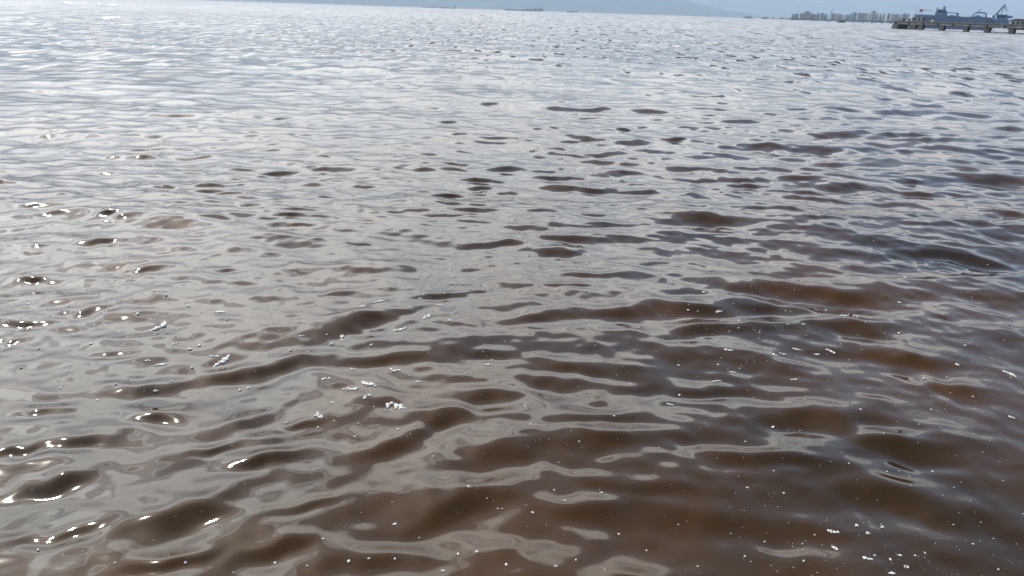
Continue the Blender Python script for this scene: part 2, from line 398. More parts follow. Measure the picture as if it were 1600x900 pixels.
for i, (xa, xb, yt) in enumerate(TOPS):
    ci = (i * 7 + i // 3) % 5
    gy = horizon_y((xa + xb) / 2)
    x_0, ztop = T.xz(xa - rng.uniform(-.7, .7), yt + rng.uniform(-.6, 1.9)); x_1, _ = T.xz(xb + rng.uniform(-.7, .7), yt)
    yoff = rng.uniform(-30, 30); dp = rng.uniform(12, 18)
    st = max(4, round(ztop / 3.1))
    pos = POS[i]
    b = thing('apartment_building', f'hazy {COLN[ci]} apartment block {pos}', 'building', T.loc + T.right * ((x_0 + x_1) / 2) + T.nrm * yoff, -T.az, 'apartment blocks of the far waterfront town')
    hw = (x_1 - x_0) / 2
    bm = bmesh.new(); box(bm, -hw, hw, 0, dp, 0.2, ztop); link('wall', bm, M_WALLS[ci], b)
    bm = bmesh.new()
    if i % 3 == 0: prism(bm, [(-hw - .5, ztop + .003), (hw + .5, ztop + .003), (0, ztop + 2.4)], -.5, dp + .5)
    else:
        box(bm, -hw - .3, hw + .3, -.3, dp + .3, ztop + .003, ztop + .6); box(bm, -hw * .35, hw * .4, dp * .3, dp * .7, ztop + .602, ztop + 2.4)
    link('roof', bm, M_ROOF if i % 3 == 0 else M_WALLS[2], b)
    for f in range(st - 1):
        z0 = 4.5 + f * (ztop - 5.5) / (st - 1)
        bm = bmesh.new(); box(bm, -hw * .82, hw * .82, -.12, -.003, z0, z0 + 1.5); link('window_band', bm, M_WIN, b)
        if i % 2: bm = bmesh.new(); box(bm, -hw * .9, hw * .9, -1.3, -.125, z0 - 1.1, z0 - .15); link('balcony', bm, M_WALLS[(ci + 1) % 5], b)
# waterfront trees read as one dark band
M_TREE = mat('far_tree_leaves', (.03, .04, .03), 0.9, 0.4, 0.2)
bm = bmesh.new(); r = random.Random(5)
px = 1190.0
while px < 1432:
    yb = horizon_y(px) + .3; dens = .35 if px < 1238 else .9
    if r.random() < dens:
        xx, zt = T.xz(px, yb - r.uniform(1.2, 3.4 if px > 1290 else 2.2)); rw = r.uniform(2.0, 4.2)
        for k in range(7):
            p0 = T.loc + T.right * (xx + r.uniform(-3.5, 3.5)) + T.nrm * (-75 + r.uniform(-6, 6)); zc = max(1.2, zt * r.uniform(.35, 1))
            bmesh.ops.create_icosphere(bm, subdivisions=1, radius=rw * r.uniform(.3, .55), matrix=Matrix.Translation((p0.x, p0.y, zc)) @ Matrix.Rotation(r.uniform(0, 3), 4, 'Z') @ Matrix.Diagonal((1, 1, .8, 1)))
    px += r.uniform(1.2, 2.6)
for v in bm.verts: v.co += Vector((r.uniform(-.6, .6), r.uniform(-.6, .6), r.uniform(-.6, .6)))
o = link('waterfront_trees', bm, M_TREE); o['kind'] = 'stuff'; o['label'] = 'dark hazy band of trees along the far town waterfront'; o['category'] = 'trees'

# ---------------------------------------------------------------- vessels
M_STEEL = mat('dark_hull_steel', (.06, .07, .09), 0.6, 0.2, 0.1)
M_NAVY = mat('navy_grey_paint', (.16, .21, .285), 0.55, 0.12, 0.15)
M_NAVY2 = mat('navy_grey_paint_upper', (.18, .23, .31), 0.55, 0.12, 0.2)
M_WHITE = mat('white_paint', (.75, .75, .73), 0.5, 0.06, 0.4)
M_RED = mat('red_cloth', (.45, .02, .03), 0.8, 0.1, 2)
M_RUST = mat('rusty_red_paint', (.22, .07, .05), 0.7, 0.3, 0.3)

M_FARSHIP = mat('faded_grey_hull', (.17, .20, .23), 0.6, 0.2, 0.1)
def cargo(name, label, px0, px1, D, deck_py, sup, lumps=(), hullm=M_FARSHIP, supm=M_WHITE, cat='ship'):
    """a far merchant ship: hull with raked bow, bridge block, funnel, deck gear, all from picture columns"""
    s = Site((px0 + px1) / 2, D); t = thing(name, label, cat, s.loc, -s.az)
    a, zd = s.xz(px0, deck_py); b, zd2 = s.xz(px1, horizon_y(px1) - (horizon_y(px0) - deck_py)); bw_ = (b - a) * .075
    zd = max(zd, 2.5)
    bm = bmesh.new(); Lh = b - a; st = []
    for f, wd, up in ((0, .03, 1.35), (.05, .6, 1.2), (.14, 1, 1.02), (.5, 1, 1), (.86, 1, 1), (.96, .9, 1.08), (1, .7, 1.12)):
        x = a + Lh * f; xb = x + (Lh * .02 if f < .03 else 0)
        st.append([bm.verts.new(q) for q in ((x, -bw_ * wd, zd * up), (xb, -bw_ * wd * .85, -.5), (xb, bw_ * wd * .85, -.5), (x, bw_ * wd, zd * up))])
    for A, B in zip(st, st[1:]):
        for i in range(4): bm.faces.new((A[i], B[i], B[(i+1) % 4], A[(i+1) % 4]))
    bm.faces.new(st[0]); bm.faces.new(st[-1][::-1]); link('hull', bm, hullm, t)
    (p0, p1, yt) = sup
    x_0, zt = s.xz(p0, yt); x_1, _ = s.xz(p1, yt)
    bm = bmesh.new(); box(bm, x_0, x_1, -bw_ * .8, bw_ * .8, zd * .9, zd + (zt - zd) * .75); box(bm, x_0 + .8, x_1 - .4, -bw_ * .95, bw_ * .95, zd + (zt - zd) * .752, zt)
    link('bridge', bm, supm, t)
    bm = bmesh.new(); box(bm, x_0 + .7, x_1 - .5, -bw_ * .96, -bw_ * .952, zd + (zt - zd) * .8, zt - .4); link('bridge_window', bm, M_WIN, t)
    bm = bmesh.new(); fx = x_0 + (x_1 - x_0) * .75; tube(bm, (fx, 0, zt - 1), (fx, 0, zt + (zt - zd) * .3), 1.1, .8, 8); link('funnel', bm, hullm, t)
    for (q0, q1, yq) in lumps:
        g0, zq = s.xz(q0, yq); g1, _ = s.xz(q1, yq); bm = bmesh.new()
        if q1 - q0 < 1.2: tube(bm, ((g0 + g1) / 2, 0, zd * .9), ((g0 + g1) / 2, 0, zq), (g1 - g0) / 2, (g1 - g0) / 3); link('derrick', bm, hullm, t)
        else: box(bm, g0, g1, -bw_ * .7, bw_ * .7, zd * .9, zq); link('deck_cargo', bm, hullm, t)
    return t
cargo('cargo_ship', 'long hazy cargo ship with cranes, largest of the far ships below the mountain', 787.5, 848.5, 3300, 14.3, (844.8, 847.8, 11.6),
      [(816, 822, 14.2), (823, 826, 13.2), (827.5, 831, 13.6), (832, 832.9, 12.4), (834, 838, 13.0), (838.5, 839.3, 12.2), (840, 843.8, 13.2), (820, 820.8, 12.8)], supm=M_FARSHIP)
cargo('tanker_ship', 'thin hazy tanker on the horizon, left of the large cargo ship', 686, 713.5, 3900, 11.5, (709.6, 711.6, 9.0), [(695, 700, 11.0), (702, 702.7, 10.2)], supm=M_FARSHIP)
cargo('coaster_ship', 'small hazy coaster with pale bridge, right of the large cargo ship', 885, 903, 3700, 17.7, (900, 902, 15.6), [(890, 896, 17.3)])
cargo('tanker_ship', 'faintest low tanker, leftmost of the far ships', 659, 681, 4600, 10.6, (678, 680, 9.0), [], supm=M_FARSHIP)
cargo('ferry_boat', 'dark ferry alone between mountain foot and far town', 1161, 1177, 2900, 27.2, (1165, 1173, 25.4), [(1163, 1165.0, 26.2), (1173.2, 1175, 26.3)], supm=M_FARSHIP, cat='boat')

# beacon standing off the mountain foot
s = Site(1106.5, 3800); t = thing('beacon_tower', 'thin grey beacon mast standing in the water below the mountain slope', 'beacon', s.loc, -s.az)
zt = s.xz(1106.5, 17.2)[1]; bm = bmesh.new(); tube(bm, (0, 0, -.5), (0, 0, 3), 3, 2.6, 8); link('base', bm, M_LAND, t)
bm = bmesh.new(); tube(bm, (0, 0, 3), (0, 0, zt), 1.2, .7, 6); link('mast', bm, M_STEEL, t)
bm = bmesh.new(); box(bm, -1.6, 1.6, -1.6, 1.6, zt, zt + 1.5); link('lantern', bm, M_STEEL, t)

def boat_hull(bm, Lb, B, H, sheer=.25):
    st = []
    for f, wd, up in ((0, .7, 1), (.2, .95, .95), (.5, 1, .95), (.8, .72, 1.1), (1, .03, 1 + sheer)):
        x = -Lb / 2 + Lb * f
        st.append([bm.verts.new(q) for q in ((x, -B / 2 * wd, H * up), (x * .94, -B / 2 * wd * .6, -.25), (x * .94, B / 2 * wd * .6, -.25), (x, B / 2 * wd, H * up))])
    for A, B_ in zip(st, st[1:]):
        for i in range(4): bm.faces.new((A[i], B_[i], B_[(i+1) % 4], A[(i+1) % 4]))
    bm.faces.new(st[0]); bm.faces.new(st[-1][::-1])
# dark workboat
g = ground(1314.8, horizon_y(1314.8) + 3.0); D = math.hypot(g.x, g.y); s = Site(1314.8, D)
t = thing('work_boat', 'low dark workboat in front of the far town, left of the buoys', 'boat', s.loc, -s.az)
bm = bmesh.new(); boat_hull(bm, 9.4, 3.0, 1.25); link('hull', bm, M_STEEL, t)
bm = bmesh.new(); prism(bm, [(-2.6, 1.0), (1.8, 1.0), (1.2, 2.35), (-2.3, 2.35)], -1, 1); link('cabin', bm, M_STEEL, t)
bm = bmesh.new(); box(bm, -1.9, .9, -1.06, -1.003, 1.6, 2.1); link('cabin_window', bm, M_WIN, t)
# white motor boat
s = Site(1279.8, 1500); t = thing('motor_boat', 'small white motor boat moored at the far town quay', 'boat', s.loc, -s.az)
bm = bmesh.new(); boat_hull(bm, 11, 3.4, 1.7); link('hull', bm, M_WHITE, t)
bm = bmesh.new(); prism(bm, [(-3.4, 1.5), (2.2, 1.5), (1.0, 3.2), (-3, 3.2)], -1.2, 1.2); link('cabin', bm, M_WHITE, t)
bm = bmesh.new(); box(bm, -2.6, .6, -1.26, -1.203, 2.1, 2.8); link('cabin_window', bm, M_WIN, t)
# sailing yacht, heeling
s = Site(1294, 1300); t = thing('sailing_yacht', 'white sailing yacht leaning over with one tall narrow sail off the far town', 'sailboat', s.loc, -s.az)
zt = s.xz(1298.5, 12.6)[1]
bm = bmesh.new(); boat_hull(bm, 6.5, 2.8, 1.3); link('hull', bm, M_WHITE, t)
lean = 4.6
bm = bmesh.new(); tube(bm, (-.8, 0, .8), (-.8 + lean, 0, zt), .16, .10); link('mast', bm, M_STEEL, t)
bm = bmesh.new(); prism(bm, [(-1.0, 2.2), (1.6, 2.2), (-.8 + lean * .97 + .5, zt * .93), (-.9 + lean * .95, zt * .95)], -.06, .06); link('sail', bm, M_WHITE, t)
bm = bmesh.new(); tube(bm, (-.5, -.1, 2.1), (2.4, -.1, 2.1), .09); link('boom', bm, M_STEEL, t)
# buoys
WHERE = ['nearest the dark workboat', 'second from the dark workboat', 'middle one of the row of five', 'second from the pier end', 'nearest the pier end']
for (bx, k) in zip((1333.5, 1348, 1362.3, 1377, 1391), WHERE):
    g = ground(bx, horizon_y(bx) + 2.7)
    t = thing('mooring_buoy', f'small dark mooring buoy, {k}', 'buoy', g, 0, 'row of mooring buoys left of the pier')
    bm = bmesh.new(); tube(bm, (0, 0, -.4), (0, 0, .7), .72, .72, 10); tube(bm, (0, 0, .702), (0, 0, 1.1), .66, .3, 10); link('float', bm, M_STEEL, t)
    bm = bmesh.new(); tube(bm, (0, 0, 1.08), (0, 0, 1.7), .09); link('ring_post', bm, M_STEEL, t)

# ---------------------------------------------------------------- pier
M_CONC = mat('weathered_concrete', (.085, .082, .082), 0.85, 0.35, 0.35)
M_PILE = mat('weed_covered_concrete', (.018, .018, .017), 0.7, 0.4, 0.8)
M_CONC2 = mat('wet_concrete', (.035, .035, .036), 0.7, 0.35, 0.5)
A = ground(1394.5, 44.4); Bp = ground(1640, 55.0)
ax = (Bp - A); LEN = ax.length; ax.normalize(); pa = math.atan2(ax.y, ax.x)
pier = thing('pier', 'long grey concrete pier on square piers at the upper right', 'pier', A, pa)
def along(px):
    d = ray(px, 45); n_ = Vector((-ax.y, ax.x, 0)); tt = n_.dot(A - Vector((0, 0, 0))) / n_.dot(Vector((d.x, d.y, 0)))
    return (Vector((d.x, d.y, 0)) * tt - A).dot(ax)
bm = bmesh.new(); box(bm, 0, LEN, 0, 4, 1.5, 2.35); link('deck', bm, M_CONC, pier)
bm = bmesh.new(); box(bm, -.12, LEN, -.15, 4.15, 2.353, 2.62); link('kerb_slab', bm, M_CONC, pier)
bm = bmesh.new(); box(bm, .05, LEN, .35, 3.6, 1.38, 1.497); link('beam', bm, M_CONC2, pier)
bm = bmesh.new(); prism(bm, [(-.55, -.6), (2.7, -.6), (2.7, 1.498), (-.05, 1.498)], -.25, 4.2); link('end_pier', bm, M_CONC2, pier)
for (qa, qb) in ((1418.5, 1431), (1433.5, 1442), (1466, 1475), (1504, 1513), (1537, 1546.5), (1575.5, 1585.5), (1615, 1625)):
    bm = bmesh.new(); box(bm, along(qa + 1), along(qb - 1), -.05, .9, -.7, 1.377); link('support', bm, M_PILE, pier)
for k in range(9):
    q = 1.2 + k * LEN / 9.5; bm = bmesh.new(); tube(bm, (q, -.2, 1.2), (q, -.2, 2.2), .16, .16, 8); link('fender', bm, M_CONC2, pier)
for k in range(9):
    q = 1.6 + k * LEN / 9.3; bm = bmesh.new(); tube(bm, (q, .7, 2.6), (q, .7, 3.0), .16, .14, 8); tube(bm, (q, .7, 3.003), (q, .7, 3.12), .26, .22, 8); link('bollard', bm, M_CONC2, pier)
# gear stacked on the pier head
M_TARP = mat('faded_tarpaulin', (.30, .27, .23), 0.85, 0.25, 0.8)
r = random.Random(9)
GEAR = ['low pale gear crate at the outer edge of the pier head', 'tan gear crate second from the pier end', 'tall grey gear crate third from the pier end', 'squat gear crate in the middle of the pier head stack', 'grey gear crate just left of the ship stern', 'small tan gear crate by the ship stern', 'pale gear crate under the red flag', 'dark gear crate right of the red flag']
for k, (qx, hh_) in enumerate(((1401, .8), (1406, .55), (1411, 1.25), (1416, .7), (1421, 1.0), (1425.5, .6), (1431, 1.2), (1445, .7))):
    q = along(qx); p = A + ax * q + Vector((-ax.y, ax.x, 0)) * (1.8 + (k % 3) * .9) + Vector((0, 0, 2.62))
    t = thing('gear_crate', GEAR[k], 'crate', p, pa + r.uniform(-.2, .2), 'crates on the pier head')
    ww = r.uniform(.45, .7)
    bm = bmesh.new(); box(bm, -ww, ww, -.5, .5, .06, hh_); link('body', bm, M_TARP if k % 2 else M_CONC, t)
    bm = bmesh.new(); box(bm, -ww - .04, ww + .04, -.54, .54, hh_ + .002, hh_ + .1); link('lid', bm, M_CONC2 if k % 2 else M_TARP, t)
    bm = bmesh.new(); box(bm, -ww + .1, ww - .1, -.42, .42, 0, .058); link('skid', bm, M_CONC2, t)

# ---------------------------------------------------------------- grey naval ship behind the pier
s = Site(1492, 430); t = thing('naval_ship', 'grey naval support ship with block bridge moored behind the pier', 'ship', s.loc, -s.az)
q = lambda x, y: s.xz(x, y)
def poly(*pts): return [q(*p) for p in pts]
def ptube(bm, a, b, r0, r1=None, y=0): x1, z1 = q(*a); x2, z2 = q(*b); tube(bm, (x1, y, z1), (x2, y, z2), r0, r1)
HB = 6.0
bm = bmesh.new()
xs = [(1427, 22.9, .55), (1431, 23.0, .85), (1445, 23.4, 1), (1462, 24.2, 1), (1482, 24.9, 1), (1499, 25.6, 1), (1507, 26.8, 1), (1520, 26.0, 1), (1541, 27.0, .95), (1552, 29.6, .7), (1563, 30.8, .06)]
st = []
for px, py, wd in xs:
    x, z = q(px, py); xb = x - (3.0 if px > 1550 else 0) + (1.0 if px < 1428 else 0)
    st.append([bm.verts.new(v) for v in ((x, -HB * wd, z), (xb, -HB * wd * .88, -.8), (xb, HB * wd * .88, -.8), (x, HB * wd, z))])
for A_, B_ in zip(st, st[1:]):
    for i in range(4): bm.faces.new((A_[i], B_[i], B_[(i+1) % 4], A_[(i+1) % 4]))
bm.faces.new(st[0]); bm.faces.new(st[-1][::-1]); link('hull', bm, M_NAVY, t)
bm = bmesh.new(); prism(bm, poly((1459.6, 26), (1462.2, 20), (1464.2, 15.3), (1478.6, 15.9), (1480.2, 20), (1480.4, 27)), -4.6, 4.6); br = link('bridge', bm, M_NAVY2, t)
x_, z_ = q(1465.5, 17); x2_, z2_ = q(1478, 17.4)
for k in range(7):
    f = k / 7; xa_ = x_ + (x2_ - x_) * f; bm = bmesh.new(); box(bm, xa_, xa_ + .48, -4.66, -4.603, z_ - .7, z_ + .1); link('window', bm, M_WIN, br)
bm = bmesh.new(); prism(bm, poly((1466, 15.4), (1467.5, 14.2), (1472, 14.4), (1473, 15.8)), -2, 2); link('wheelhouse_top', bm, M_NAVY2, t)
bm = bmesh.new(); ptube(bm, (1464.4, 15.6), (1464.2, 11.9), .35, .2); ptube(bm, (1463.6, 13.6), (1465.4, 13.7), .2); link('fore_mast', bm, M_NAVY, t)
bm = bmesh.new(); ptube(bm, (1475.0, 16), (1475.6, 9.6), .75, .5); ptube(bm, (1473.8, 12), (1477, 12.2), .22); link('main_mast', bm, M_NAVY, t)
bm = bmesh.new(); prism(bm, poly((1480, 19.0), (1499, 20.2), (1498.4, 21.5), (1480, 20.3)), -.6, .6); link('gantry_beam', bm, M_NAVY, t)
bm = bmesh.new(); prism(bm, poly((1493.6, 26), (1494.2, 21), (1498.2, 21.3), (1497.4, 26.2)), -.8, .8); link('gantry_post', bm, M_NAVY, t)
bm = bmesh.new(); prism(bm, poly((1484, 25.5), (1484.4, 23.6), (1492, 24.0), (1492, 26)), -3.5, 3.5); link('deckhouse', bm, M_NAVY2, t)
bm = bmesh.new()
for a, b in (((1518.6, 26.5), (1520.6, 22.6)), ((1520.6, 22.6), (1524.5, 20.3)), ((1524.5, 20.3), (1530, 19.4)), ((1530, 19.4), (1539.2, 20.4)), ((1539.2, 20.4), (1541, 22.4)), ((1541, 22.4), (1540.6, 28))):
    ptube(bm, a, b, .36)
link('stern_arch', bm, M_NAVY, t)
bm = bmesh.new(); ptube(bm, (1525, 20.2), (1534, 13.4), .22, .12); link('crane_jib', bm, M_NAVY, t)
bm = bmesh.new(); prism(bm, poly((1522, 26.4), (1523.4, 24.4), (1527, 24), (1529, 22.8), (1531, 25.2), (1534.5, 25.4), (1535, 27)), -2, 2); link('winch', bm, M_NAVY, t)
for cx_, cy_ in ((1544.5, 27.2), (1548.5, 27.6)):
    x_, z_ = q(cx_, cy_); bm = bmesh.new(); tube(bm, (x_, -1, z_ - 1.6), (x_, -1, z_ + .5), .62, .62, 10); tube(bm, (x_, -1, z_ + .502), (x_, -1, z_ + .8), .6, .2, 10); link('life_raft_canister', bm, M_WHITE, t)
bm = bmesh.new(); ptube(bm, (1432, 23), (1431.4, 5.5), .07, .04); link('whip_antenna', bm, M_NAVY, t)
bm = bmesh.new(); ptube(bm, (1437.2, 23), (1436.8, 5.8), .09, .04); link('ensign_staff', bm, M_NAVY, t)
bm = bmesh.new(); ptube(bm, (1441, 15.3), (1454, 15.9), .10); ptube(bm, (1454, 15.9), (1461.8, 19.5), .08); link('signal_line', bm, M_RUST, t)
bm = bmesh.new()
for k in range(16):
    a = 1428 + k * 2.0; ptube(bm, (a, 23.3), (a, 22.0), .05, y=-5.6)
ptube(bm, (1428, 22.0), (1459, 23.0), .06, y=-5.6); link('railing', bm, M_NAVY2, t)
# its ensign: red with crescent and star
x1_, zt_ = q(1437.3, 14.2); x2_, zb_ = q(1441.8, 18.4)
fl = thing('ensign_flag', 'red flag with white crescent and star on the ship staff', 'flag', s.loc + s.right * x1_ + Vector((0, 0, zb_)), -s.az)
fw, fh = x2_ - x1_, zt_ - zb_
bm = bmesh.new(); cols = []
for i in range(9):
    x = fw * i / 8; y = .14 * math.sin(i * 1.1); cols.append([bm.verts.new((x, y + dy, z - .12 * i / 8 * fh)) for dy, z in ((-.012, 0), (-.012, fh), (.012, fh), (.012, 0))])
for A_, B_ in zip(cols, cols[1:]):
    for i in range(4): bm.faces.new((A_[i], B_[i], B_[(i+1) % 4], A_[(i+1) % 4]))
bm.faces.new(cols[0]); bm.faces.new(cols[-1][::-1]); link('cloth', bm, M_RED, fl)
bm = bmesh.new(); pts = []
for k in range(17): a = rad(40 + 280 * k / 16); pts.append((fw * .36 + fh * .25 * math.cos(a), fh * .47 + fh * .25 * math.sin(a)))
for k in range(17): a = rad(-52 - 256 * k / 16 + 360 ); pts.append((fw * .36 + fh * .06 + fh * .2 * math.cos(a), fh * .47 + fh * .2 * math.sin(a)))
prism(bm, pts, -.19, -.17); link('crescent', bm, M_WHITE, fl)
bm = bmesh.new(); prism(bm, [(fw * .62 + fh * (.125 if k % 2 == 0 else .05) * math.cos(rad(180 + 36 * k)), fh * .46 + fh * (.125 if k % 2 == 0 else .05) * math.sin(rad(180 + 36 * k))) for k in range(10)], -.19, -.17); link('star', bm, M_WHITE, fl)

# ---------------------------------------------------------------- crane barge, shed and low items at the right end
s = Site(1566, 330); t = thing('floating_crane', 'grey crane barge with folded lattice jib right of the naval ship', 'crane', s.loc, -s.az)
bm = bmesh.new(); prism(bm, poly((1551, 31), (1585, 32), (1584, 44), (1552, 44)), -7, 7); link('pontoon', bm, M_NAVY, t)
bm = bmesh.new(); prism(bm, poly((1556.5, 31), (1557, 22.4), (1574, 23.0), (1575, 31.5)), -3, 3); hs = link('machinery_house', bm, M_NAVY, t)
bm = bmesh.new(); prism(bm, poly((1573.8, 24.2), (1582.4, 25.0), (1582, 27.6), (1576, 29), (1574.5, 28.9)), -2.6, 2.6); link('counterweight', bm, M_NAVY, t)
bm = bmesh.new(); prism(bm, poly((1550.6, 31), (1551, 24), (1554.6, 23.6), (1555.4, 27), (1553.6, 31)), -1.4, 1.4); link('operator_cab', bm, M_NAVY, t)
for k in range(4):
    x_, z_ = q(1559 + k * 3.6, 25.6); bm = bmesh.new(); box(bm, x_, x_ + .6, -3.06, -3.003, z_ - .45, z_ + .3); link('window', bm, M_WIN, hs)
bm = bmesh.new()
for yy in (-.9, .9):
    ptube(bm, (1554.6, 23.5), (1569.8, 7.0), .17, .12, yy); ptube(bm, (1557.4, 22.8), (1570.2, 8.4), .13, .1, yy)
for k in range(9):
    f = k / 9; a = (1554.6 + 15.2 * f, 23.5 - 16.5 * f); b = (1557.4 + 12.8 * (f + .05), 22.8 - 14.4 * (f + .05)); x1_, z1_ = q(*a); x2_, z2_ = q(*b)
    for yy in (-.9, .9): tube(bm, (x1_, yy, z1_), (x2_, yy, z2_), .07)
    tube(bm, (x1_, -.9, z1_), (x1_, .9, z1_), .07)
link('jib', bm, M_NAVY, t)
bm = bmesh.new()
for yy in (-.5, .5): ptube(bm, (1569.8, 7.0), (1573.2, 18.0), .17, .13, yy)
link('fly_jib', bm, M_NAVY, t)
bm = bmesh.new(); ptube(bm, (1563.4, 22.8), (1569.2, 12.6), .10); ptube(bm, (1563.4, 22.8), (1569.9, 7.6), .04); link('luffing_stay', bm, M_NAVY, t)
s = Site(1592, 300); t = thing('quay_shed', 'low white shed with dull red roof at the right edge behind the pier', 'shed', s.loc, -s.az)
bm = bmesh.new(); prism(bm, poly((1576.5, 42.5), (1576.5, 31.9), (1625, 33.2), (1625, 44)), 0, 8); link('wall', bm, M_WHITE, t)
bm = bmesh.new(); prism(bm, poly((1575.5, 31.7), (1588, 29.4), (1626, 31.0), (1626, 33.0)), -.6, 8.6); link('roof', bm, M_RUST, t)
for k in range(3):
    x_, z_ = q(1581 + k * 7, 36.2); bm = bmesh.new(); box(bm, x_, x_ + .9, -.08, -.003, z_ - .7, z_ + .5); link('window', bm, M_WIN, t)
bm = bmesh.new(); prism(bm, poly((1574, 42.4), (1574, 46), (1640, 49), (1640, 43.6)), -5, 9); o = link('quay_ground', bm, M_LAND); o['kind'] = 'structure'; o.location = s.loc; o.rotation_euler = (0, 0, -s.az)

# ---------------------------------------------------------------- foam
M_FOAM = mat('white_foam', (.54, .52, .46), 0.45, 0.12, 60)
M_BUB = mat('bubble_skin', (.42, .405, .36), 0.12, 0.1, 40)
def icos(sub):
    b = bmesh.new(); bmesh.ops.create_icosphere(b, subdivisions=sub, radius=1.0); b.verts.ensure_lookup_table()
    r_ = ([tuple(v.co) for v in b.verts], [tuple(v.index for v in f.verts) for f in b.faces]); b.free(); return r_
ICO1, ICO2 = icos(1), icos(2)
def blobs(name, items, m, ico):
    """squashed bubbles (x, y, z, r, flat) joined into one mesh"""
    V, F = [], []; vv, ff = ico
    for (x, y, z, r_, fl_) in items:
        k = len(V); V += [(x + a * r_, y + b * r_, z + c * r_ * fl_) for a, b, c in vv]; F += [tuple(i + k for i in f) for f in ff]
    me_ = bpy.data.meshes.new(name); me_.from_pydata(V, [], F); me_.materials.append(m)
    me_.polygons.foreach_set('use_smooth', [True] * len(F)); return me_
def normal_at(p, e=.03):
    x = np.array([p.x, p.x + e, p.x - e, p.x, p.x]); y = np.array([p.y, p.y, p.y, p.y + e, p.y - e])
    _, _, z = waves(x, y, np.full(5, spacing(math.hypot(p.x, p.y))))
    return Vector((-(z[1] - z[2]) / (2 * e), -(z[3] - z[4]) / (2 * e), 1)).normalized()
# clots: column, row, length px, lean, kind, label
CLOTS = [
 (618,635,36,-16,'lump','largest lumpy white foam clot, left of centre'),
 (548,608,27,-8,'lump','flat foam clot left of the thin slanting foam streak'),
 (576,600,28,-28,'streak','thin slanting foam streak above the largest foam clot'),
 (574,620,17,25,'lump','small curled foam clot just above and left of the largest one'),
 (617,579,21,-12,'lump','ragged foam clot above the thin slanting streak'),
 (625,515,24,10,'arc','crescent foam clot on grey water left of centre'),
 (667,495,13,35,'lump','small bright foam clot upper right of the crescent clot'),
 (591,472,22,8,'streak','narrow foam streak highest in the left middle of the water'),
 (249,511,32,32,'streak','long slanting foam streak at the left, highest of the left streaks'),
 (347,565,33,30,'streak','straight rod-like foam streak slanting up right at the left'),
 (334,557,16,-5,'lump','foam clot touching the upper end of the rod-like streak'),
 (252,570,19,10,'streak','short flat foam streak left of the rod-like streak'),
 (231,564,10,0,'lump','small foam clot left of the short flat streak'),
 (273,538,13,30,'lump','oval foam clot below the long slanting left streak'),
 (343,488,20,-4,'streak','flat foam streak right of and above the long slanting streak'),
 (509,592,15,10,'lump','rounded foam clot left of the ragged clot'),
 (499,649,14,-50,'lump','triangular foam clot left of the largest one'),
 (534,528,9,70,'lump','bright foam knob on a dark wave face left of centre'),
 (551,577,9,0,'lump','round foam dot above the rounded clot'),
 (471,525,9,0,'lump','small foam dot at the left tip of a dark wave face'),
 (422,535,9,8,'lump','flat small foam dot far left of the bright knob'),
 (654,597,11,2,'streak','tiny flat foam dash right of the slanting streak'),
 (761,570,9,20,'lump','foam dot below a small foam ring near the centre'),
 (769,563,7,0,'ring','tiny foam ring near the centre on a dark wave'),
 (657,467,9,0,'ring','tiny foam ring above the small bright clot'),
 (687,477,12,-5,'ring','double foam ring right of and below another tiny ring'),
 (566,479,12,10,'ring','open bubble ring left of the narrow high streak'),
 (1319,494,15,0,'streak','left half of a broken foam dash on the right dark wave'),
 (1339,494,12,-10,'lump','right half of a broken foam dash on the right dark wave'),
 (1298,549,17,-20,'streak','bent foam streak right of the centre right foam cluster'),
 (1209,554,14,-15,'lump','bubbly foam clot at the left of the centre right cluster'),
 (1223,553,11,-8,'streak','thin foam dash right of the bubbly clot'),
 (1244,546,14,-8,'streak','thin foam dash at the top of the centre right cluster'),
 (1277,554,9,0,'lump','faint foam dot left of the bent foam streak'),
 (1137,547,17,-8,'streak','beaded foam streak left of the centre right cluster'),
 (1121,596,16,0,'lump','flat beaded foam clot below the beaded streak'),
 (1145,582,11,-6,'streak','short foam dash right of the flat beaded clot'),
 (1241,593,10,8,'lump','small bright clot below the centre right cluster'),
 (1123,487,11,6,'lump','foam clot on the upper dark wave right of centre'),
 (1047,632,12,-14,'streak','tapered foam streak right of centre on a grey band'),
 (1577,584,20,-22,'streak','slanting foam streak at the right edge'),
 (1580,652,9,-20,'lump','foam dot at the right edge below the slanting streak'),
 (1302,831,17,-18,'lump','speckled oval foam clot in the dark lower right'),
 (1305,857,11,-40,'lump','slanting foam pellet below the speckled oval clot'),
 (1351,872,11,0,'lump','roundest bright foam bead near the bottom right'),
 (1359,874,8,0,'lump','bead touching the roundest bright foam bead'),
 (1416,886,11,20,'ring','holed foam clot at the bottom right'),
 (1394,896,11,10,'lump','foam clot cut by the bottom edge at right'),
 (692,892,10,0,'ring','glossy bubble clot at the bottom edge below the big dark wave'),
 (868,885,10,0,'ring','glossy bubble clot at the bottom, right of the middle'),
]
rk = random.Random(21)
